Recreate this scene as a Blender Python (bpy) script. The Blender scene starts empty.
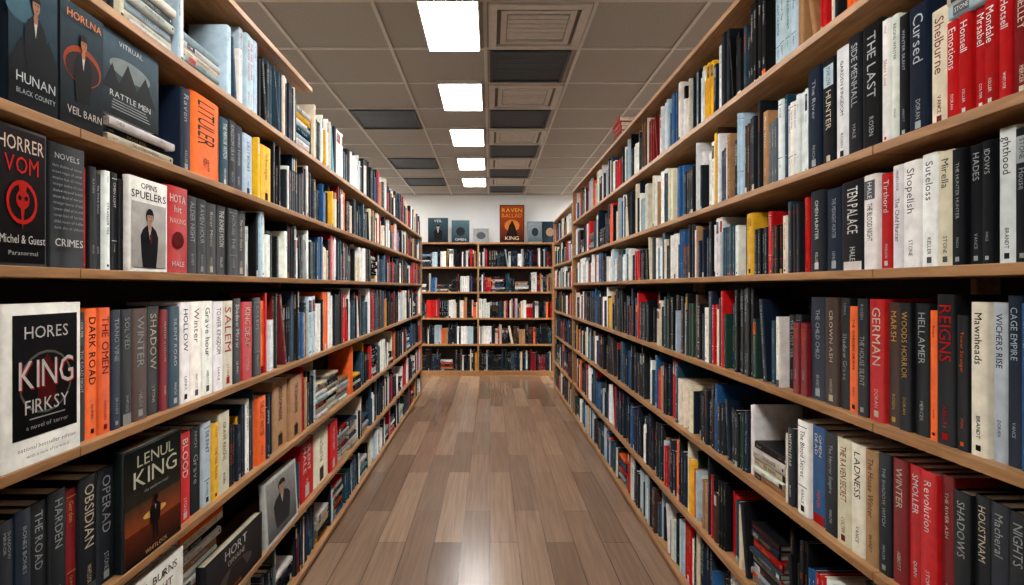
import bpy, random, math
import numpy as np
random.seed(5)
CAMH=1.5; F=560.0; XF=0.95; XS=0.97; VX=490.0
sc=bpy.context.scene
sc.view_settings.view_transform='Standard'
sc.view_settings.exposure=0.0

def lin(c):
    out=[]
    for v in c[:3]:
        v=v/255.0
        out.append(v/12.92 if v<=0.04045 else ((v+0.055)/1.055)**2.4)
    return (out[0],out[1],out[2],1.0)
V=lambda *a: np.array(a,dtype=float)

# ---------------------------------------------------------------- materials
def newmat(n):
    m=bpy.data.materials.new(n); m.use_nodes=True
    nt=m.node_tree; b=nt.nodes['Principled BSDF']
    return m,nt,b
def mat_books():
    m,nt,b=newmat('printed_book')
    a=nt.nodes.new('ShaderNodeVertexColor'); a.layer_name='Col'
    tc=nt.nodes.new('ShaderNodeTexCoord')
    n=nt.nodes.new('ShaderNodeTexNoise'); n.inputs['Scale'].default_value=35; n.inputs['Detail'].default_value=5
    nt.links.new(tc.outputs['Object'],n.inputs['Vector'])
    r=nt.nodes.new('ShaderNodeMapRange'); r.inputs['From Min'].default_value=.3; r.inputs['From Max'].default_value=.7
    r.inputs['To Min'].default_value=.8; r.inputs['To Max'].default_value=1.05
    nt.links.new(n.outputs['Fac'],r.inputs['Value'])
    mx=nt.nodes.new('ShaderNodeVectorMath'); mx.operation='SCALE'
    nt.links.new(a.outputs['Color'],mx.inputs[0]); nt.links.new(r.outputs['Result'],mx.inputs['Scale'])
    nt.links.new(mx.outputs['Vector'],b.inputs['Base Color'])
    b.inputs['Roughness'].default_value=.45
    b.inputs['IOR'].default_value=1.17
    b.inputs['Specular IOR Level'].default_value=.5
    return m
def mat_wood(name,c1,c2,axis_scale,rough=.45):
    m,nt,b=newmat(name)
    tc=nt.nodes.new('ShaderNodeTexCoord'); mp=nt.nodes.new('ShaderNodeMapping')
    mp.inputs['Scale'].default_value=axis_scale
    nt.links.new(tc.outputs['Object'],mp.inputs['Vector'])
    n=nt.nodes.new('ShaderNodeTexNoise'); n.inputs['Scale'].default_value=6; n.inputs['Detail'].default_value=8; n.inputs['Distortion'].default_value=.6
    nt.links.new(mp.outputs['Vector'],n.inputs['Vector'])
    cr=nt.nodes.new('ShaderNodeValToRGB'); cr.color_ramp.elements[0].position=.32; cr.color_ramp.elements[1].position=.68
    cr.color_ramp.elements[0].color=lin(c1); cr.color_ramp.elements[1].color=lin(c2)
    nt.links.new(n.outputs['Fac'],cr.inputs['Fac']); nt.links.new(cr.outputs['Color'],b.inputs['Base Color'])
    b.inputs['Roughness'].default_value=rough
    b.inputs['Specular IOR Level'].default_value=.3
    return m
def mat_floor():
    m,nt,b=newmat('laminate_floor')
    tc=nt.nodes.new('ShaderNodeTexCoord'); sp=nt.nodes.new('ShaderNodeSeparateXYZ'); cb=nt.nodes.new('ShaderNodeCombineXYZ')
    nt.links.new(tc.outputs['Object'],sp.inputs[0]); nt.links.new(sp.outputs['Y'],cb.inputs['X']); nt.links.new(sp.outputs['X'],cb.inputs['Y'])
    br=nt.nodes.new('ShaderNodeTexBrick')
    br.inputs['Scale'].default_value=1; br.inputs['Brick Width'].default_value=1.25; br.inputs['Row Height'].default_value=.165
    br.inputs['Mortar Size'].default_value=.0018; br.inputs['Mortar Smooth'].default_value=.1; br.offset=.37
    br.inputs['Color1'].default_value=lin((168,138,113)); br.inputs['Color2'].default_value=lin((122,96,77)); br.inputs['Mortar'].default_value=lin((62,47,38))
    nt.links.new(cb.outputs[0],br.inputs['Vector'])
    mp=nt.nodes.new('ShaderNodeMapping'); mp.inputs['Scale'].default_value=(22,.7,1)
    nt.links.new(tc.outputs['Object'],mp.inputs['Vector'])
    n=nt.nodes.new('ShaderNodeTexNoise'); n.inputs['Scale'].default_value=2.4; n.inputs['Detail'].default_value=8; n.inputs['Roughness'].default_value=.55; n.inputs['Distortion'].default_value=.25
    nt.links.new(mp.outputs['Vector'],n.inputs['Vector'])
    r=nt.nodes.new('ShaderNodeMapRange'); r.inputs['From Min'].default_value=.3; r.inputs['From Max'].default_value=.7
    r.inputs['To Min'].default_value=.76; r.inputs['To Max'].default_value=1.12
    nt.links.new(n.outputs['Fac'],r.inputs['Value'])
    mx=nt.nodes.new('ShaderNodeVectorMath'); mx.operation='SCALE'
    nt.links.new(br.outputs['Color'],mx.inputs[0]); nt.links.new(r.outputs['Result'],mx.inputs['Scale'])
    nt.links.new(mx.outputs['Vector'],b.inputs['Base Color'])
    r2=nt.nodes.new('ShaderNodeMapRange'); r2.inputs['To Min'].default_value=.17; r2.inputs['To Max'].default_value=.3
    nt.links.new(n.outputs['Fac'],r2.inputs['Value']); nt.links.new(r2.outputs['Result'],b.inputs['Roughness'])
    b.inputs['Specular IOR Level'].default_value=.9
    bp=nt.nodes.new('ShaderNodeBump'); bp.inputs['Strength'].default_value=.04; bp.inputs['Distance'].default_value=.002
    nt.links.new(n.outputs['Fac'],bp.inputs['Height']); nt.links.new(bp.outputs[0],b.inputs['Normal'])
    return m
def mat_plain(name,c,rough=.8,noise=0.06,scale=40):
    m,nt,b=newmat(name)
    tc=nt.nodes.new('ShaderNodeTexCoord')
    n=nt.nodes.new('ShaderNodeTexNoise'); n.inputs['Scale'].default_value=scale; n.inputs['Detail'].default_value=6
    nt.links.new(tc.outputs['Object'],n.inputs['Vector'])
    cr=nt.nodes.new('ShaderNodeValToRGB'); cr.color_ramp.elements[0].position=.3; cr.color_ramp.elements[1].position=.7
    cr.color_ramp.elements[0].color=lin([max(0,v*(1-noise)) for v in c]); cr.color_ramp.elements[1].color=lin([min(255,v*(1+noise)) for v in c])
    nt.links.new(n.outputs['Fac'],cr.inputs['Fac']); nt.links.new(cr.outputs['Color'],b.inputs['Base Color'])
    b.inputs['Roughness'].default_value=rough
    return m
def mat_emit(name,c,s):
    m,nt,b=newmat(name)
    b.inputs['Base Color'].default_value=(.9,.9,.9,1)
    b.inputs['Emission Color'].default_value=c; b.inputs['Emission Strength'].default_value=s
    return m
M_BOOK=mat_books()
M_OAK=mat_wood('oak_shelf',(148,106,68),(190,144,98),(8,.8,8),.42)
M_BACK=mat_wood('case_back',(40,30,23),(54,41,31),(6,6,.8),.7)
M_FLOOR=mat_floor()
M_CEIL=mat_plain('acoustic_tile',(150,143,133),.95,.05,90)
M_GRID=mat_plain('ceiling_tbar',(188,181,170),.6,.02,10)
M_WALL=mat_plain('painted_wall',(240,243,243),.9,.01,3)
M_DARK=mat_plain('dark_grille',(44,52,56),.6,.08,30)
M_VENT=mat_plain('vent_enamel',(184,176,162),.5,.03,20)
M_GAP=mat_plain('vent_shadow',(108,101,90),.9,.03,20)
M_LAMP=mat_emit('lamp_diffuser',(1,.975,.94,1),31.0)

# ---------------------------------------------------------------- mesh collector
class MB:
    def __init__(s): s.v=[]; s.c=[]; s.l=[]; s.n=[]; s.k=0
    def add(s,verts,loops,counts,col):
        verts=np.asarray(verts,dtype=np.float32); k=len(verts)
        s.v.append(verts)
        col=np.asarray(col,dtype=np.float32)
        if col.ndim==1: col=np.tile(col,(k,1))
        s.c.append(col)
        s.l.append(np.asarray(loops,dtype=np.int32)+s.k); s.n.append(np.asarray(counts,dtype=np.int32)); s.k+=k
    def build(s,name,mat=None):
        v=np.concatenate(s.v); c=np.concatenate(s.c); l=np.concatenate(s.l); n=np.concatenate(s.n)
        me=bpy.data.meshes.new(name)
        me.vertices.add(len(v)); me.vertices.foreach_set('co',v.ravel())
        me.loops.add(len(l)); me.loops.foreach_set('vertex_index',l)
        me.polygons.add(len(n))
        st=np.zeros(len(n),dtype=np.int32); st[1:]=np.cumsum(n)[:-1]
        me.polygons.foreach_set('loop_start',st)
        me.update(calc_edges=True); me.validate()
        a=me.color_attributes.new('Col','FLOAT_COLOR','POINT')
        a.data.foreach_set('color',c.ravel())
        me.materials.append(mat or M_BOOK)
        o=bpy.data.objects.new(name,me); bpy.context.collection.objects.link(o)
        return o
# ---------------------------------------------------------------- glyphs
GL={}
def make_glyphs():
    cu=bpy.data.curves.new('g','FONT'); cu.resolution_u=2; cu.offset=0.0
    ob=bpy.data.objects.new('g',cu); bpy.context.collection.objects.link(ob)
    cap=None
    for ch in 'HABCDEFGIJKLMNOPQRSTUVWXYZ&abcdefghijklmnopqrstuvwxyz':
        cu.body=ch
        bpy.context.view_layer.update()
        dg=bpy.context.evaluated_depsgraph_get()
        me=ob.evaluated_get(dg).to_mesh()
        co=np.array([(v.co.x,v.co.y) for v in me.vertices])
        if cap is None: cap=co[:,1].max()
        lo=[];cn=[]
        for p in me.polygons:
            lo+=list(p.vertices); cn.append(len(p.vertices))
        co=co/cap; x0=co[:,0].min(); co[:,0]-=x0
        GL[ch]=(co,np.array(lo),np.array(cn),co[:,0].max())
        ob.evaluated_get(dg).to_mesh_clear()
    bpy.data.objects.remove(ob); bpy.data.curves.remove(cu)
make_glyphs()
def twidth(s):
    w=0
    for ch in s: w+= .42 if ch==' ' else GL[ch][3]+.16
    return max(w-.16,.1)
def text(mb,s,O,TX,TY,ch,maxl,col,lod,sxmax=1.0,center=False):
    nat=twidth(s)*ch
    sx=min(sxmax,maxl/nat)
    L=nat*sx
    x=(maxl-L)/2 if center else 0.0
    for c in s:
        if c==' ': x+=.42*ch*sx; continue
        co,lo,cn,w=GL[c]
        if lod:
            P=O+np.outer(x+co[:,0]*ch*sx,TX)+np.outer(co[:,1]*ch,TY)
            mb.add(P,lo,cn,col)
        else:
            ww=w*ch*sx*.5; h0=0 if random.random()<.7 else ch*.3; h1=ch if random.random()<.75 else ch*.65
            P=[O+TX*x+TY*h0,O+TX*(x+ww)+TY*h0,O+TX*(x+ww)+TY*h1,O+TX*x+TY*h1]
            mb.add(P,[0,1,2,3],[4],col)
        x+=(w+.16)*ch*sx
    return L
def quad(mb,O,A,B,a0,b0,a1,b1,col):
    mb.add([O+A*a0+B*b0,O+A*a1+B*b0,O+A*a1+B*b1,O+A*a0+B*b1],[0,1,2,3],[4],col)
# ---------------------------------------------------------------- book
LP=[];CP=[]
for i in range(10):
    j=(i+1)%10; LP+=[i,j,j+10,i+10]; CP.append(4)
for o in (0,10):
    LP+=[0+o,1+o,8+o,9+o]; CP.append(4)
    LP+=[1+o,2+o,3+o,4+o,7+o,8+o]; CP.append(6)
    LP+=[4+o,5+o,6+o,7+o]; CP.append(4)
LB=[0,1,2,3,4,5,6,7,0,1,5,4,1,2,6,5,2,3,7,6,3,0,4,7]; CB=[4]*6
PAGE=[lin((222,212,192)),lin((206,192,166)),lin((226,222,210))]
def book(mb,O,A,B,N,t,h,d,col):
    w=min(.0022,t*.12); e=min(.004,t*.2)
    pr=[(0,-d),(0,-e),(.14*t,0),(.86*t,0),(t,-e),(t,-d),(t-w,-d),(t-w,-e-.002),(w,-e-.002),(w,-d)]
    P=[O+A*a+N*c for a,c in pr]; P2=[p+B*h for p in P]
    mb.add(P+P2,LP,CP,col)
    q=[(w,-e-.002),(t-w,-e-.002),(t-w,-d+.004),(w,-d+.004)]
    P=[O+A*a+N*c+B*.003 for a,c in q]; P2=[p+B*(h-.007) for p in P]
    mb.add(P+P2,LB,CB,random.choice(PAGE))
W1='THE NIGHT HOLLOW SHADOW RAVEN GRAVE HOUSE WINTER SILENT BLOOD HORROR KINGDOM DARK REIGNS LOST CHILD STORM CROWN SECRET WITCH MOON TOWER DEAD WOODS GHOST SALEM MIDNIGHT ROAD OMEN HUNTER RIVER ASH BONES EMPIRE MIRROR FEAR WOLF GARDEN VEIL LIGHT STRANGER LAST'.split()
W2='MARLOW HARDEN KELLER BRANDT ROSEN HALE VANCE COLTER MERCER STONE WHITLOCK DORAN FINCH ABBOTT LENUL LYONS QUINN'.split()
def title():
    r=random.random()
    if r<.2: t=random.choice(W1)
    elif r<.6: t=random.choice(W1)+' '+random.choice(W1)
    else: t='THE '+random.choice(W1[1:])+' '+random.choice(W1[1:])
    return t.title() if random.random()<.3 else t
C={k:lin(v) for k,v in dict(black=(14,15,18),char=(27,30,36),navy=(17,28,44),teal=(24,60,76),slate=(46,66,80),blue=(30,78,124),white=(224,223,217),cream=(212,200,174),silver=(164,172,174),red=(182,20,22),dred=(112,16,20),orange=(228,94,24),yellow=(224,168,36),tan=(162,120,80),brown=(62,40,29),green=(26,54,44),pale=(168,190,200),gold=(196,154,78),grey=(84,92,96),mint=(86,142,150)).items()}
DARKS={'black','char','navy','teal','slate','brown','green','dred','grey','blue'}
def txtcol(bg):
    if bg in DARKS: return random.choices(['white','silver','cream','red','orange','gold','pale','grey'],[3,7,4,1.5,1.2,2,3,2])[0]
    if bg=='red': return random.choice(['white','cream','gold','black','white'])
    if bg in('orange','yellow','tan'): return random.choice(['black','white','brown','dred'])
    return random.choices(['black','char','red','navy','teal','brown','orange','grey'],[5,3,2.5,2,1.5,1,.6,3])[0]
PAL=dict(
 dark=dict(black=38,char=14,navy=16,teal=8,slate=4,white=10,cream=5,silver=1.5,red=6,dred=4,orange=2.2,yellow=1,tan=3,brown=4,green=2,blue=3.5,pale=2.5,grey=1),
 light=dict(black=22,char=10,navy=11,teal=7,slate=4,white=25,cream=8,silver=4,red=6.5,dred=2,orange=1.8,yellow=1.2,tan=3,blue=3.5,pale=8,grey=1,mint=1.5,brown=2),
 mix=dict(black=34,char=12,navy=14,teal=8,slate=4,white=16,cream=6,silver=2,red=6.5,dred=3.5,orange=2.6,yellow=1.3,tan=3.5,brown=3.5,green=2,blue=3.5,pale=4.5,grey=1))
def pick(p): 
    d=PAL[p]; return random.choices(list(d),list(d.values()))[0]
def jit(c,a=.16):
    k=1+random.uniform(-a,a); return (c[0]*k*(1+random.uniform(-.08,.08)),c[1]*k,c[2]*k*(1+random.uniform(-.08,.08)),1)
def spine(mb,O,A,B,N,t,h,bg,tc,ttl,auth,style,lod,big=1.0):
    D=O+N*.0005; c=C[tc]
    a0=.13*t;a1=.87*t
    T=lambda u,a: D+B*u+A*a
    def mid(u,frac,s,L,col,sx=.85):
        ch=t*frac
        text(mb,s,T(h*u,(t-ch)/2),-B,A,ch,h*L,col,lod,sx)
    if style==2:
        bc=C[txtcol(bg)]; quad(mb,O+N*.0003,A,B,a0,h*.74,a1,h*.94,bc)
        cc=C['black'] if bc[0]>.25 else C['white']
        mid(.92,.3,auth,.17,cc); mid(.7,.38*big,ttl,.4,c)
    elif style==1:
        mid(.95,.22,auth,.2,c); mid(.68,.38*big,ttl,.42,c,.95)
    elif style==3:
        ws=ttl.split(' ')
        text(mb,ws[0],T(h*.92,t*.53),-B,A,t*.19,h*.46,c,lod,1.2)
        text(mb,' '.join(ws[1:]) or auth,T(h*.92,t*.24),-B,A,t*.19,h*.46,c,lod,1.2)
        mid(.34,.2,auth,.18,C[txtcol(bg)])
    elif style==4:
        quad(mb,D,A,B,a0,h*.935,a1,h*.943,c); quad(mb,D,A,B,a0,h*.3,a1,h*.308,c)
        mid(.9,.34*big,ttl,.5,c); mid(.27,.2,auth,.15,c)
    elif style==5:
        mid(.88,.24,ttl,.48,c,1.1); mid(.24,.18,auth,.13,c)
    else:
        mid(.93,.42*big,ttl,.52,c,.85); mid(.26,.22,auth,.15,c)
    r=random.random()
    if r<.45: quad(mb,D,A,B,t*.36,h*.035,t*.64,h*.035+t*.28,c)
    elif r<.55: quad(mb,O+N*.0003,A,B,a0,0,a1,h*.1,C[txtcol(bg)])
def put(mb,P,R,U,N,s,t,h,bg,tc=None,ttl=None,auth=None,style=None,lod=True,lean=0,off=0,d=None,big=1.0,u=0.0):
    tc=tc or txtcol(bg); d=d or random.uniform(.14,.19)
    if lean:
        ca,sa=math.cos(lean),math.sin(lean)
        A=R*ca+U*sa; B=-R*sa+U*ca
        O=P+R*s+N*off+U*u
    else: A,B=R,U; O=P+R*s+N*off+U*u
    book(mb,O,A,B,N,t,h,d,jit(C[bg]))
    spine(mb,O,A,B,N,t,h,bg,tc,ttl or title(),auth or random.choice(W2),random.choice([0,0,1,2,3,4,5,5,5,5]) if style is None else style,lod,big)
def stack(mb,P,R,U,N,s,n,pal,Hmax,lod,cols=None,L=None,off=0,ts=None,d=None):
    u=.0
    for i in range(n):
        t=(ts or random.uniform(.02,.036))*random.uniform(.85,1.1)
        if u+t>Hmax: break
        L2=(L or .23)*random.uniform(.85,1.0); bg=(cols[i%len(cols)] if cols else pick(pal))
        O=P+R*(s+L2+random.uniform(0,.015))+U*u+N*(off-random.uniform(0,.02))
        dd=d or .15
        book(mb,O,U,-R,N,t,L2,dd,jit(C[bg])); spine(mb,O,U,-R,N,t,L2,bg,txtcol(bg),title(),random.choice(W2),random.choice([0,1,2]),lod)
        u+=t+.0008
    return u
def fill(mb,P,R,U,N,s0,s1,H,pal,lodf,pstack=.012,fmin=.58,fmax=.95,plean=.03):
    s=s0
    while s<s1-.012:
        lod=lodf(s)
        if random.random()<pstack and s1-s>.3:
            u=stack(mb,P,R,U,N,s,random.randint(4,9),'light',H*.88,lod); s+=.25; continue
        n=random.choices([1,2,3,4,6],[9,3,1.6,.8,.3])[0]
        bg=pick(pal); tc=txtcol(bg); h=H*random.uniform(fmin,fmax); t=random.choice([random.uniform(.013,.022),random.uniform(.018,.038)]); st=random.choice([0,0,1,2,3,4,5,5,5,5]); au=random.choice(W2)
        d=random.uniform(.14,.19); go=-random.choice([0,0,random.uniform(0,.035)])
        for i in range(n):
            tt=t*random.uniform(.85,1.15)
            if s+tt>s1: 
                if s1-s>.013: tt=s1-s-.001
                else: s=s1; break
            if random.random()<plean and s1-s>h*.3+tt and s>s0:
                a=random.uniform(.06,.22); s+=h*math.sin(a)
                put(mb,P,R,U,N,s,tt,h,bg,tc,None,au,st,lod,lean=a,off=-random.uniform(0,.01),d=d)
                s+=tt*math.cos(a)+.002
            else:
                put(mb,P,R,U,N,s,tt,h*random.uniform(.965,1.0),bg,tc,None,au,st,lod,off=go-random.uniform(0,.014),d=d)
                s+=tt+random.uniform(.0005,.0018)
        if random.random()<.015: s+=random.uniform(.01,.03)
# ---------------------------------------------------------------- box helper for joinery
def boxes(name,lst,mats,bevel=0):
    vs=[];fs=[];mi=[]
    for (x0,y0,z0,x1,y1,z1,m) in lst:
        k=len(vs)
        vs+=[(x0,y0,z0),(x1,y0,z0),(x1,y1,z0),(x0,y1,z0),(x0,y0,z1),(x1,y0,z1),(x1,y1,z1),(x0,y1,z1)]
        for f in((3,2,1,0),(4,5,6,7),(0,1,5,4),(1,2,6,5),(2,3,7,6),(3,0,4,7)):
            fs.append([k+i for i in f]); mi.append(m)
    me=bpy.data.meshes.new(name); me.from_pydata(vs,[],fs); me.update()
    for m in mats: me.materials.append(m)
    me.polygons.foreach_set('material_index',mi)
    o=bpy.data.objects.new(name,me); bpy.context.collection.objects.link(o)
    if bevel:
        b=o.modifiers.new('bev','BEVEL'); b.width=bevel; b.segments=2; b.limit_method='ANGLE'
    return o
TH=.023
def zl(s): return CAMH-s*XF
def side_case(sign,y0,y1,levels,toplen=None,seam0=0):
    L=[]
    xa,xb=XF,XF+.31
    X=lambda a,b:(min(sign*a,sign*b),max(sign*a,sign*b))
    for i,s in enumerate(levels):
        z=zl(s); ye=y1
        if i==0 and toplen: ye=toplen
        y=y0+.001
        nx=y0+seam0 if seam0 else y0+1.9
        while y<ye-.001:
            e=min(nx,ye); a,b=X(xa,xb)
            L.append((a,y,z-TH,b,e-.0015,z,0)); y=e+.0015; nx=e+1.9
    a,b=X(xb,xb+.012); 
    if toplen:
        L.append((a,y0,.0,b,toplen,zl(levels[0]),1)); L.append((a,toplen,.0,b,y1,zl(levels[1])+.1,1))
    else: L.append((a,y0,0,b,y1,zl(levels[0]),1))
    a,b=X(xa+.005,xb); zt2=zl(levels[0]) if not toplen else zl(levels[1])+.0
    L.append((a,y1,0,b,y1+.022,zt2,0)); L.append((a,y0-.022,0,b,y0,zl(levels[0]),0))
    a,b=X(xa+.25,xb); y=y0+(seam0 or 1.9)
    while y<y1-.3:
        zt=zl(levels[0])-TH if (not toplen or y<toplen) else zl(levels[1])
        L.append((a,y-.009,0,b,y+.009,zt,0)); y+=1.9
    a,b=X(xa+.012,xa+.03)
    L.append((a,y0,0,b,y1,zl(levels[-1])-TH,0))
    return boxes('bookcase',L,[M_OAK,M_BACK],.0018)
LL=[-1.12,-.74,-.388,-.045,.39,.79,1.19,1.53]
RL=[-1.17,-.78,-.37,-.047,.355,.745,1.16,1.53]
R2L=[-1.03,-.69,-.34,.0,.36,.745,1.16,1.53]
YS=-.6; YL=7.85; YR=6.45
side_case(-1,YS,YL,LL,toplen=3.0,seam0=1.9)
side_case(1,YS,YR,RL,seam0=1.99)
side_case(1,YR+.08,8.4,R2L)
U=V(0,0,1)
RLf=V(0,1,0); NL=V(1,0,0); RR=V(0,-1,0); NR=V(-1,0,0)
K=F*XS
yL=lambda px: K/(VX-px)
yR=lambda px: K/(px-VX)
CL={
2:[(182,193,'navy','silver','Raven',.86),(193,221,'orange','black','LITULER',.9),(221,229,'teal','white',None,.8),(229,237,'black','silver',None,.84),(237,246,'navy','silver',None,.84),(246,255,'pale','black',None,.8),(262,272,'yellow','black',None,.78)],
3:[(85,91,'red','white',None,.82),(91,99,'black','silver',None,.84),(99,106,'char','white',None,.8),(106,112,'white','black',None,.84),(112,119,'black','white',None,.84),(119,127,'black','red',None,.8),(188,198,'black','silver','ALDER NIGHT',.84),(198,208,'black','silver','RAVEN HOUR',.84),(208,219,'char','cream',None,.83),(219,229,'black','white',None,.84),(229,239,'black','silver',None,.84),(239,249,'black','cream',None,.84)],
4:[(81,89,'black','silver',None,.8),(89,101,'orange','black','DARK ROAD',.82),(101,113,'orange','dred','THE OMEN',.82),(113,123,'navy','silver','TIANO VINE',.8),(123,134,'black','silver','SOLVED',.8),(134,150,'brown','silver','WINTER',.8),(150,164,'black','cream','SHADOW',.81),(164,171,'dred','cream',None,.78),(171,182,'teal','white',None,.8),(182,192,'white','black','HOLLOW',.83),(192,203,'white','grey','Winter',.83),(203,214,'white','grey','Grave hour',.83),(214,224,'white','grey',None,.82),(224,235,'cream','red','SALEM',.82),(235,243,'black','white',None,.84),(243,254,'red','white','KING DEAD',.8),(254,262,'black','silver',None,.84),(262,266,'orange','black',None,.8)],
5:[(2,18,'char','silver',None,.78),(18,34,'navy','silver',None,.8),(34,52,'black','silver','THE ROAD',.8),(52,70,'black','silver','HARDEN',.82),(70,82,'dred','gold',None,.78),(82,100,'black','cream','OBSIDIAN',.82),(100,119,'char','silver','OPERAD',.82),(181,193,'red','white','BLOOD',.8),(193,204,'black','silver',None,.8),(204,213,'silver','black',None,.8),(213,219,'yellow','black',None,.76),(219,231,'cream','brown',None,.82),(258,267,'orange','brown',None,.8),(275,290,'tan','brown',None,.9),(290,303,'tan','brown',None,.86)],
6:[(60,72,'white','grey','Cendal',.8),(72,84,'white','black',None,.8),(84,104,'black','silver',None,.84),(302,316,'red','white',None,.86),(316,330,'cream','brown',None,.84),(330,338,'red','white',None,.84)],
}
CR={
2:[(1011,1030,'dred','cream','SHELLEY',.57),(997,1011,'red','white','Hotsell',.57),(983,997,'red','white','Mondale',.57),(970,983,'red','white','Mrsabel',.57),(957,970,'red','white','Honsell',.57),(944,957,'red','white','Emotions',.57),(926,944,'cream','dred','Shelburne',.7),(906,926,'navy','silver','Cursed',.8),(895,906,'black','silver',None,.8),(888,895,'white','grey',None,.84),(880,888,'white','red',None,.84),(860,880,'black','silver','THE LAST',.88),(846,860,'char','silver','SIDE MENHALL',.88),(833,846,'white','black',None,.86),(820,833,'black','cream',None,.84),(806,820,'navy','silver',None,.84)],
3:[(1011,1028,'black','silver',None,.88),(992,1011,'white','navy','ghthood',.92),(979,992,'black','silver','IDOWS',.86),(964,979,'black','silver','HADES',.86),(950,964,'black','silver',None,.86),(933,950,'cream','grey','Mirella',.88),(916,933,'white','grey','Suteloss',.9),(899,916,'white','grey','Shopelish',.88),(888,899,'white','black',None,.88),(876,888,'red','white','Tirthord',.84),(862,876,'white','black',None,.86),(838,862,'black','white','TEN PALACE',.86),(822,838,'navy','silver',None,.84),(808,822,'char','white',None,.86),(745,752,'yellow','black',None,.82)],
4:[(1017,1032,'blue','white','TIES RISER',.86),(1001,1017,'navy','pale','CAGE EMPIRE',.9),(986,1001,'silver','black','WICHERS RISE',.86),(968,986,'cream','black','Mawnheads',.86),(955,968,'black','orange',None,.78),(935,955,'black','red','REIGNS',.9),(926,935,'orange','black',None,.8),(910,926,'black','silver','HELLAMER',.84),(897,910,'black','gold',None,.84),(884,897,'brown','gold','MARSH',.84),(868,884,'red','cream','GERMAN',.86),(856,868,'black','silver',None,.86),(846,856,'orange','black',None,.8),(836,846,'black','silver',None,.86),(822,836,'brown','cream',None,.86),(806,822,'navy','silver',None,.86)],
5:[(1005,1028,'black','silver','NIGHTS',.84),(985,1005,'char','silver','Macheral',.84),(968,985,'black','cream','HOUSTNAM',.84),(950,968,'black','silver','SHADOWS',.82),(936,950,'dred','cream',None,.88),(919,936,'red','white','Revolution',.86),(905,919,'red','white','SMOLLER',.86),(890,905,'dred','cream','WINTER',.86),(877,890,'black','silver',None,.86),(864,877,'tan','brown',None,.84),(850,864,'cream','black','LADNESS',.84),(836,850,'cream','dred',None,.84),(822,836,'black','silver',None,.84),(808,822,'blue','white',None,.84),(796,808,'white','black',None,.84)],
}
RES={2:[(8,104),(104,182)],3:[(-5,85),(127,188)],4:[(-2,81)],5:[(119,181),(318,351)],6:[(106,184),(185,300),(339,359)],1:[(128,176),(186,228)]}
BIGT={'REIGNS':1.4,'LITULER':1.4,'DARK ROAD':1.3,'THE OMEN':1.3,'GERMAN':1.2,'Cursed':1.2,'Emotions':1.3,'Mondale':1.3,'Hotsell':1.3,'Honsell':1.3,'Mrsabel':1.3,'Shelburne':1.2,'OBSIDIAN':1.2,'SALEM':1.3}
def fill_case(levels,y0,y1,side,custom,res,pals,name='shelved_books'):
    mb=MB()
    for i in range(1,len(levels)):
        z=zl(levels[i]); H=(levels[i]-levels[i-1])*XF-TH-.002
        px=yL if side<0 else yR
        occ=[]
        for (a,b,bg,tc,tt,hf) in custom.get(i,[]):
            A,B=sorted((px(a),px(b))); occ.append((A,B,(bg,tc,tt,hf)))
        for (a,b) in res.get(i,[]):
            A,B=sorted((px(a),px(b))); occ.append((A,B,None))
        if side<0: P=V(-XS,y0,z); R,N=RLf,NL; conv=lambda a,b:(a-y0,b-y0)
        else: P=V(XS,y1,z); R,N=RR,NR; conv=lambda a,b:(y1-b,y1-a)
        lodf=(lambda s:y0+s<4.2) if side<0 else (lambda s:y1-s<4.2)
        iv=sorted([conv(a,b)+(c,) for a,b,c in occ if b>y0 and a<y1],key=lambda q:q[0])
        s=.012; E=y1-y0-.012
        kw=dict(pstack=.004 if i<5 else .01,plean=.03) if side>0 else dict(pstack=.006 if i<5 else .08,plean=.03 if i<5 else .08)
        for (a,b,c) in iv:
            if a-s>.016: fill(mb,P,R,U,N,s,a,H,pals[i],lodf,**kw)
            if c: put(mb,P,R,U,N,a+.0004,b-a-.001,H*c[3],c[0],c[1],c[2],None,0 if c[2] else None,True,off=-random.uniform(0,.012),d=.17,big=BIGT.get(c[2],1.0))
            s=b
        fill(mb,P,R,U,N,s,E,H,pals[i],lodf,**kw)
    return mb.build(name)
PL=[None,'light','mix','mix','mix','mix','mix','mix']
PR=[None,'light','light','light','dark','dark','dark','mix']
fill_case(LL,YS,YL,-1,CL,RES,PL)
fill_case(RL,YS,YR,1,CR,{},PR)
fill_case(R2L,YR+.08,8.4,1,{},{},PR)

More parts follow.
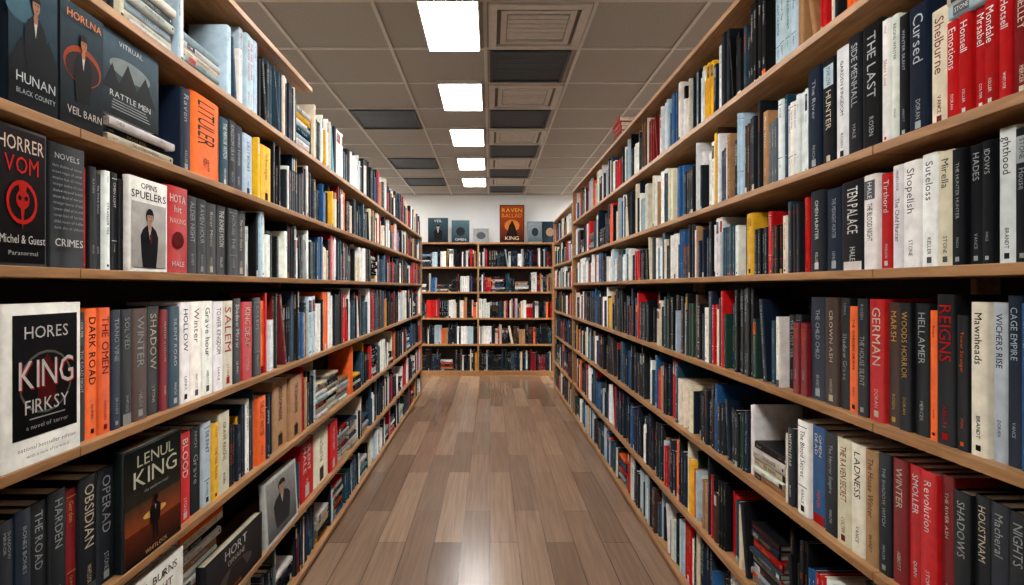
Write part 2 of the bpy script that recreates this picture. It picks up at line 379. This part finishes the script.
# ---------------------------------------------------------------- covers
def cover(O,R,U_,N,w,h,t,bg,els,spinecol=None,name='hardcover_book'):
    mb=MB(); OO=O-N*t
    book(mb,OO,N,U_,-R,t,h,w,lin(spinecol or bg))
    k=.0006
    for e in els:
        Q=O+N*k; k+=.0004
        if e[0]=='r': quad(mb,Q,R*w,U_*h,e[1],e[2],e[3],e[4],lin(e[5]))
        elif e[0]=='g':
            P=[Q+R*w*e[1]+U_*h*e[2],Q+R*w*e[3]+U_*h*e[2],Q+R*w*e[3]+U_*h*e[4],Q+R*w*e[1]+U_*h*e[4]]
            mb.add(P,[0,1,2,3],[4],[lin(e[5]),lin(e[5]),lin(e[6]),lin(e[6])])
        elif e[0]=='e':
            n=20; P=[Q+R*w*(e[1]+e[3]*math.cos(6.2832*i/n))+U_*h*(e[2]+e[4]*math.sin(6.2832*i/n)) for i in range(n)]
            mb.add(P,list(range(n)),[n],lin(e[5]))
        elif e[0]=='p':
            P=[Q+R*w*x+U_*h*y for x,y in e[1]]; mb.add(P,list(range(len(P))),[len(P)],lin(e[2]))
        elif e[0]=='t':
            mw=e[5]*w; text(mb,e[1],Q+R*(w*e[2]-mw/2)+U_*h*(e[3]-e[4]/2),R,U_,e[4]*h,mw,lin(e[6]),True,e[7] if len(e)>7 else 1.2,True)
    return mb.build(name)
def figure(cx,b,s,coat,skin,hair=(20,18,18),legs=True):
    L=[]
    if legs:
        L+=[('p',[(cx-.09*s,b),(cx-.02*s,b),(cx+.0*s,b+.3*s),(cx-.1*s,b+.3*s)],coat),('p',[(cx+.03*s,b),(cx+.1*s,b),(cx+.1*s,b+.3*s),(cx,b+.3*s)],coat)]
        b=b+.27*s
    L+=[('p',[(cx-.14*s,b),(cx+.14*s,b),(cx+.17*s,b+.12*s),(cx+.19*s,b+.27*s),(cx+.14*s,b+.33*s),(cx+.05*s,b+.37*s),(cx-.05*s,b+.37*s),(cx-.14*s,b+.33*s),(cx-.19*s,b+.27*s),(cx-.17*s,b+.12*s)],coat),
        ('p',[(cx-.04*s,b+.37*s),(cx,b+.24*s),(cx+.04*s,b+.37*s)],(205,205,200)),
        ('p',[(cx-.035*s,b+.33*s),(cx+.035*s,b+.33*s),(cx+.03*s,b+.42*s),(cx-.03*s,b+.42*s)],skin),
        ('e',cx,b+.455*s,.08*s,.062*s,hair),('e',cx,b+.44*s,.064*s,.056*s,skin),('p',[(cx-.07*s,b+.46*s),(cx+.07*s,b+.46*s),(cx+.05*s,b+.505*s),(cx-.05*s,b+.505*s)],hair)]
    if not legs:
        L+=[('e',cx-.025*s,b+.445*s,.009*s,.006*s,(20,18,18)),('e',cx+.025*s,b+.445*s,.009*s,.006*s,(20,18,18)),('r',cx-.02*s,b+.408*s,cx+.02*s,b+.413*s,(110,50,44)),('p',[(cx-.006*s,b+.425*s),(cx+.01*s,b+.425*s),(cx,b+.445*s)],tuple(int(v*.75) for v in skin))]
    return L
def lines(y0,y1,n,col,x0=.15,x1=.85):
    L=[]
    for i in range(n):
        y=y0+(y1-y0)*i/max(1,n-1); L.append(('r',x0+random.uniform(0,.06),y,x1-random.uniform(0,.15),y+.012,col))
    return L
XC=-.955
def lcover(px0,px1,level,h,t,bg,els,dx=0,dz=0,spine_=None,w=None,lean=0.0):
    y0=yL(px0)*(abs(XC)/XS); y1=yL(px1)*(abs(XC)/XS); ww=w or (y1-y0)
    U2=V(-math.sin(lean),0,math.cos(lean)); N2=V(math.cos(lean),0,math.sin(lean)); R2=RLf
    return cover(V(XC+dx,y0,zl(LL[level])+dz+.001),R2,U2,N2,ww,h,t,bg,els,spine_)
WH=(224,224,218);BK=(18,18,20);RD=(205,36,26);SV=(186,190,190);OR=(232,110,36)
lcover(1,80,4,.335,.035,(224,220,210),[('g',.12,.17,.95,.93,(12,12,14),(28,28,32)),('e',.53,.5,.34,.2,(110,108,102)),('e',.53,.5,.32,.185,(24,22,24)),('p',[(.4,.36),(.66,.36),(.62,.6),(.53,.68),(.44,.6)],(86,22,20)),
 ('t','HORES',.53,.82,.075,.56,WH),('t','KING',.545,.55,.17,.7,RD,1.3),('t','KING',.53,.56,.17,.7,WH,1.3),('t','FIRKSY',.53,.36,.085,.56,WH),('r',.3,.28,.76,.287,SV),('t','a novel of terror',.53,.235,.026,.6,SV),('t','national bestseller edition',.53,.11,.026,.74,(60,60,60)),('t','with a new afterword',.53,.06,.02,.6,(90,90,90))])
hh=.28
lcover(-6,46,3,hh,.03,(16,14,16),[('g',.03,.02,.97,.98,(10,9,11),(36,26,28)),('t','HORRER',.5,.88,.1,.88,(226,206,186),1.3),('t','VOM',.5,.73,.12,.66,RD,1.4),('e',.5,.46,.3,.16,RD),('e',.5,.46,.25,.13,(20,13,15)),('p',[(.42,.6),(.58,.6),(.5,.26)],RD),('e',.5,.48,.13,.07,RD),('e',.44,.49,.035,.018,BK),('e',.56,.49,.035,.018,BK),('t','Michel & Guest',.5,.19,.06,.88,WH),('t','Paranormal',.5,.09,.03,.6,SV)])
lcover(49,84,3,hh*.98,.03,(15,17,21),[('t','NOVELS',.5,.9,.045,.7,SV)]+[('t',random.choice(W1).lower()+' '+random.choice(W1).lower()+' of '+random.choice(W2).lower(),.5,.82-.05*i,.024,.85,(150,156,160)) for i in range(11)]+[('t','CRIMES',.5,.2,.06,.8,WH)])
lcover(129,167,3,.255,.02,(218,214,206),[('t','OPINS',.5,.92,.06,.7,(60,60,60)),('t','SPUELERS',.5,.82,.08,.9,(50,52,56),1.3),('g',.05,.04,.95,.74,(180,176,168),(206,203,198))]+figure(.5,.04,1.25,(20,20,24),(204,156,130),legs=False)+[('p',[(.46,.4),(.54,.4),(.52,.3),(.48,.3)],(90,20,20))])
lcover(168,187,3,.262,.03,(170,22,22),[('t','HOTA',.5,.86,.09,.8,WH),('t','hit',.5,.74,.08,.5,WH),('t','NAKING',.5,.6,.06,.8,(240,200,180)),('e',.5,.38,.3,.1,(100,14,18)),('t','HALE',.5,.1,.06,.7,WH)])
lcover(8,57,2,.285,.03,(18,28,36),[('g',.0,.0,1,1,(10,15,20),(38,70,84)),('e',.24,.7,.3,.1,(60,96,110)),('p',[(0,.3),(.25,.5),(.5,.38),(.8,.56),(1,.4),(1,0),(0,0)],(12,17,22))]+figure(.52,.24,1.2,(12,15,20),(164,116,86),legs=False)+[('t','HUNAN',.5,.2,.07,.8,(200,206,206),1.3),('t','BLACK COUNTY',.5,.1,.035,.8,(170,180,180))])
lcover(60,103,2,.28,.03,(16,20,24),[('g',.0,.0,1,1,(13,14,17),(30,54,64)),('e',.5,.52,.44,.16,(160,62,24)),('e',.5,.5,.4,.13,(40,28,28))]+figure(.5,.22,1.1,(12,12,14),(184,120,86),legs=False)+[('t','HORLNA',.5,.9,.06,.8,(216,120,54),1.3),('t','VEIL BARN',.5,.12,.06,.8,(200,190,180))])
lcover(106,165,2,.215,.025,(28,38,46),[('g',0,0,1,1,(16,20,24),(58,84,96)),('e',.5,.62,.34,.12,(120,130,130)),('p',[(.05,.3),(.2,.62),(.3,.4),(.45,.7),(.6,.42),(.75,.66),(.95,.3)],(18,21,25)),('t','VITRUAL',.5,.9,.06,.8,SV,1.3),('t','RATTLE MEN',.5,.26,.07,.84,(206,210,208),1.3)]+lines(.08,.18,4,(150,156,156)),dx=-.02,dz=.076)
lcover(123,181,5,.315,.035,(16,24,22),[('g',.02,.02,.98,.5,(224,100,34),(84,60,42)),('g',.02,.5,.98,.98,(50,48,40),(12,22,22)),('e',.5,.36,.2,.035,(255,200,110)),('g',.02,.02,.98,.28,(24,14,11),(108,44,20))]+figure(.5,.12,.5,(12,10,10),(16,12,12))+[('t','LENUL',.5,.88,.1,.8,(210,216,186),1.3),('t','KING',.5,.73,.14,.76,(224,228,200),1.4),('t','the sundown road',.5,.6,.026,.6,SV),('t','WHITLOCK',.5,.06,.035,.6,(240,190,140))],spine_=(16,24,22))
lcover(108,183,6,.325,.03,(212,208,198),[('g',.08,.0,.92,.66,(60,20,18),(96,40,34)),('t','ROYAL BURNS',.5,.9,.07,.8,(50,46,44),1.2),('t','SURE NIGHT',.5,.78,.07,.8,(110,30,26),1.2),('t','Burke',.5,.5,.1,.5,WH)])
lcover(204,262,6,.19,.03,(20,22,28),[('g',.03,.03,.97,.97,(16,16,20),(40,44,50)),('t','HORT',.5,.82,.17,.85,WH,1.4),('t','OFNAINE',.5,.62,.1,.85,(204,196,180),1.2),('e',.5,.36,.28,.16,(86,80,74)),('p',[(.3,.2),(.7,.2),(.6,.5),(.4,.5)],(34,30,30)),('t','MERCER',.5,.1,.06,.7,OR)],dx=.0)
lcover(267,298,6,.28,.025,(172,174,170),[('g',.05,.05,.95,.95,(90,96,100),(178,180,176))]+figure(.5,.15,1.4,(44,48,54),(190,154,132),legs=False)+[('t','SILENT',.5,.1,.06,.8,BK)],lean=.05,dx=.0)
# stacks
def stk(px0,level,n,cols,L,off=0,ts=None,side=-1,Hm=.3,d=None,name='stack_of_books',dz=0.0):
    mb=MB()
    if side<0: P=V(-XS,yL(px0),zl(LL[level])+.0005+dz); stack(mb,P,RLf,U,NL,0,n,'light',Hm,True,cols,L,off,ts,d)
    else: P=V(XS,yR(px0),zl(RL[level])+.0005+dz); stack(mb,P,RR,U,NR,0,n,'light',Hm,True,cols,L,off,ts,d)
    return mb.build(name)
stk(105,2,3,['cream','char','white'],.3,ts=.022,Hm=.1,off=.01)
stk(130,1,6,['white','cream','pale','white','grey','white'],.22,ts=.026,Hm=.2)
stk(188,1,5,['white','pale','cream'],.24,ts=.024,Hm=.2)
stk(186,6,13,['tan','white','black','cream','orange','white','white'],.3,ts=.027,Hm=.335,off=-.022,d=.14)
stk(318,5,7,['white','cream','red','pale','white'],.22,Hm=.26)
stk(329,5,9,['cream','white','char','white'],.22,Hm=.31)
stk(341,5,6,['white','pale','tan'],.22,Hm=.22)
stk(340,6,8,['white','cream','pale','dred'],.22,Hm=.28)
stk(350,6,6,['cream','white','slate'],.22,Hm=.22)
hR=(RL[2]-RL[1])*XF-TH-.002
stk(946,2,3,['pale','cream','slate'],.2,ts=.034,side=1,dz=.57*hR+.001,Hm=.12,off=.004)
mb=MB()
P=V(XS,yR(612),zl(RL[0])+.001); stack(mb,P,RR,U,NR,0,6,'mix',.2,False,['red','dred','red','red'],.24,0,.034); mb.build('stack_of_books')
# ---------------------------------------------------------------- back bookcase
BY=9.4
bl=[2.25,1.84,1.42,.98,.54,.09]
L=[]
x0,xm,x1=-1.47,-.2,1.07
for z in bl:
    L.append((x0+.02,BY,z-.028,xm-.012,BY+.3,z,0)); L.append((xm+.012,BY,z-.028,x1-.02,BY+.3,z,0))
L+=[(x0-.01,BY-.002,0,x0+.02,BY+.3,2.25,0),(xm-.012,BY-.002,0,xm+.012,BY+.3,2.25,0),(x1-.02,BY-.002,0,x1+.01,BY+.3,2.25,0),(x0,BY+.3,0,x1,BY+.312,2.25,1),(x0,BY+.01,0,x1,BY+.025,.062,0)]
boxes('bookcase',L,[M_OAK,M_BACK],.0015)
RB=V(1,0,0);NB=V(0,-1,0)
mb=MB()
for i in range(1,6):
    H=bl[i-1]-bl[i]-.028
    for a,b in((x0+.022,xm-.014),(xm+.014,x1-.022)):
        P=V(a,BY+.03,bl[i])
        fill(mb,P,RB,U,NB,0,b-a,H,'mix',lambda s:False,pstack=.03,fmin=.58,fmax=.85)
mb.build('shelved_books')
def bcover(px,w,h,bg,els): 
    xx=(px-VX)/(F/9.5)
    cover(V(xx-w/2,BY+.1,2.252),RB,U,NB,w,h,.03,bg,els)
bcover(438,.34,.42,(42,56,66),[('g',0,0,1,1,(24,30,36),(60,86,98)),('t','VEIL',.5,.88,.1,.7,WH)]+figure(.5,.1,1.2,(24,24,28),(190,160,140),legs=False))
bcover(460.5,.30,.38,(60,84,98),[('g',0,0,1,1,(34,50,62),(84,112,122)),('e',.5,.5,.25,.2,(34,36,44)),('t','OMEN',.5,.14,.1,.8,WH)])
bcover(481,.26,.24,(150,152,150),[('e',.5,.5,.3,.25,(80,90,98))])
bcover(512,.42,.64,(60,34,26),[('g',.03,.03,.97,.97,(50,22,20),(180,74,26)),('e',.5,.45,.3,.16,(214,124,46)),('p',[(.2,.05),(.8,.05),(.62,.45),(.5,.6),(.38,.45)],(34,20,20)),('t','RAVEN',.5,.86,.1,.8,(246,190,80),1.4),('t','BALLAD',.5,.72,.1,.8,(240,150,60),1.4),('t','KING',.5,.12,.09,.6,(246,220,180))])
bcover(535,.26,.36,(130,138,142),[('g',.05,.05,.95,.95,(80,100,110),(150,158,162)),('e',.5,.5,.22,.2,(40,54,66))])
bcover(550,.28,.36,(40,56,66),[('e',.5,.5,.25,.2,(170,140,110))])
# ---------------------------------------------------------------- room
CZ=3.1; WX=4.2; YB=9.76; YFR=-3.2
boxes('floor',[(-WX,YFR,-.05,WX,YB,0,0)],[M_FLOOR])
boxes('ceiling',[(-WX,YFR,CZ,WX,YB,CZ+.05,0)],[M_CEIL])
boxes('wall_back',[(-WX,YB,0,WX,YB+.1,CZ,0)],[M_WALL])
boxes('wall_front',[(-WX,YFR-.1,0,WX,YFR,CZ,0)],[M_WALL])
boxes('wall_left',[(-WX-.1,YFR,0,-WX,YB,CZ,0)],[M_WALL])
boxes('wall_right',[(WX,YFR,0,WX+.1,YB,CZ,0)],[M_WALL])
T=.63; GX=-.03; GY=3.75
L=[];gw=.011
for k in range(-7,8):
    x=GX+k*T
    if -WX<x<WX: L.append((x-gw,YFR,CZ-.008,x+gw,YB,CZ+.001,0))
for k in range(-12,12):
    y=GY+k*T
    if YFR<y<YB: L.append((-WX,y-gw,CZ-.0075,WX,y+gw,CZ+.001,0))
boxes('ceiling_grid',L,[M_GRID])
def lamp(x0,x1,y0,y1):
    z=CZ-.03
    boxes('fluorescent_ceiling_light',[(x0,y0,z,x0+.01,y1,CZ,0),(x1-.01,y0,z,x1,y1,CZ,0),(x0+.01,y0,z,x1-.01,y0+.01,CZ,0),(x0+.01,y1-.01,z,x1-.01,y1,CZ,0),(x0+.01,y0+.01,z+.006,x1-.01,y1-.01,CZ-.002,1)],[M_GRID,M_LAMP])
for k in range(-9,9,2):
    y0=GY+k*T+gw; y1=y0+T-2*gw
    if y0<YFR or y1>YB: continue
    if k>-6: lamp(GX-.38,GX-gw-.02,y0-.06,y1)
    lamp(GX-5*T+gw,GX-4*T-gw,y0,y1); lamp(GX+4*T+gw,GX+5*T-gw,y0,y1)  # unseen side-aisle panels, added for more bounced light in the room
for xx in (-4,3):
    lamp(GX+xx*T+gw,GX+(xx+1)*T-gw,GY+8*T+gw,GY+9*T-gw)  # extra panels hidden behind the cases, added to brighten the back wall
def vent(x0,y0,s):
    z=CZ-.02; L=[]
    for i,(a,w) in enumerate([(0,.05),(.075,.035)]):
        X0,X1,Y0,Y1=x0+a,x0+s-a,y0+a,y0+s-a; zz=z+i*.004
        L+=[(X0,Y0,zz,X0+w,Y1,CZ,0),(X1-w,Y0,zz,X1,Y1,CZ,0),(X0+w,Y0,zz,X1-w,Y0+w,CZ,0),(X0+w,Y1-w,zz,X1-w,Y1,CZ,0)]
    for j in range(6):
        y=y0+.13+(s-.26)*(j+.5)/6; L.append((x0+.115,y-.022,CZ-.012,x0+s-.115,y+.022,CZ-.006,0))
    L.append((x0+.03,y0+.03,CZ-.004,x0+s-.03,y0+s-.03,CZ-.001,1))
    boxes('ceiling_vent',L,[M_VENT,M_GAP])
def grille(x0,y0,w,d):
    z=CZ-.02; L=[(x0,y0,CZ-.006,x0+w,y0+d,CZ-.001,0),(x0,y0,z,x0+.02,y0+d,CZ,0),(x0+w-.02,y0,z,x0+w,y0+d,CZ,0),(x0+.02,y0,z,x0+w-.02,y0+.02,CZ,0),(x0+.02,y0+d-.02,z,x0+w-.02,y0+d,CZ,0)]
    for i in range(1,12):
        y=y0+.02+(d-.04)*i/12; L.append((x0+.02,y-.018,z+.01,x0+w-.02,y+.018,CZ-.008,0))
    boxes('air_return_grille',L,[M_DARK])
for k in range(-9,9):
    y0=GY+k*T+gw+.01
    if y0<YFR or y0+.6>YB: continue
    if k%2: vent(GX+gw+.01,y0,T-2*gw-.02)
    else: grille(GX+gw+.02,y0,T-2*gw-.06,T-2*gw-.05)
for k in (2,5,7): grille(GX-2*T+gw+.01,GY+k*T+gw+.01,T-2*gw-.02,T-2*gw-.02)
boxes('baseboard_back',[(-WX,YB-.015,0,WX,YB,.1,0)],[M_VENT])

w=bpy.data.worlds.new('w'); sc.world=w; w.use_nodes=True
w.node_tree.nodes['Background'].inputs[0].default_value=(.8,.85,.9,1); w.node_tree.nodes['Background'].inputs[1].default_value=.3
cam=bpy.data.cameras.new('camera'); co=bpy.data.objects.new('camera',cam); bpy.context.collection.objects.link(co)
co.location=(0,0,CAMH); co.rotation_euler=(math.pi/2,0,0)
cam.sensor_width=36; cam.lens=F/1024*36; cam.shift_x=(512-VX)/1024; cam.shift_y=-(292.5-287)/1024; cam.clip_start=.03
sc.camera=co
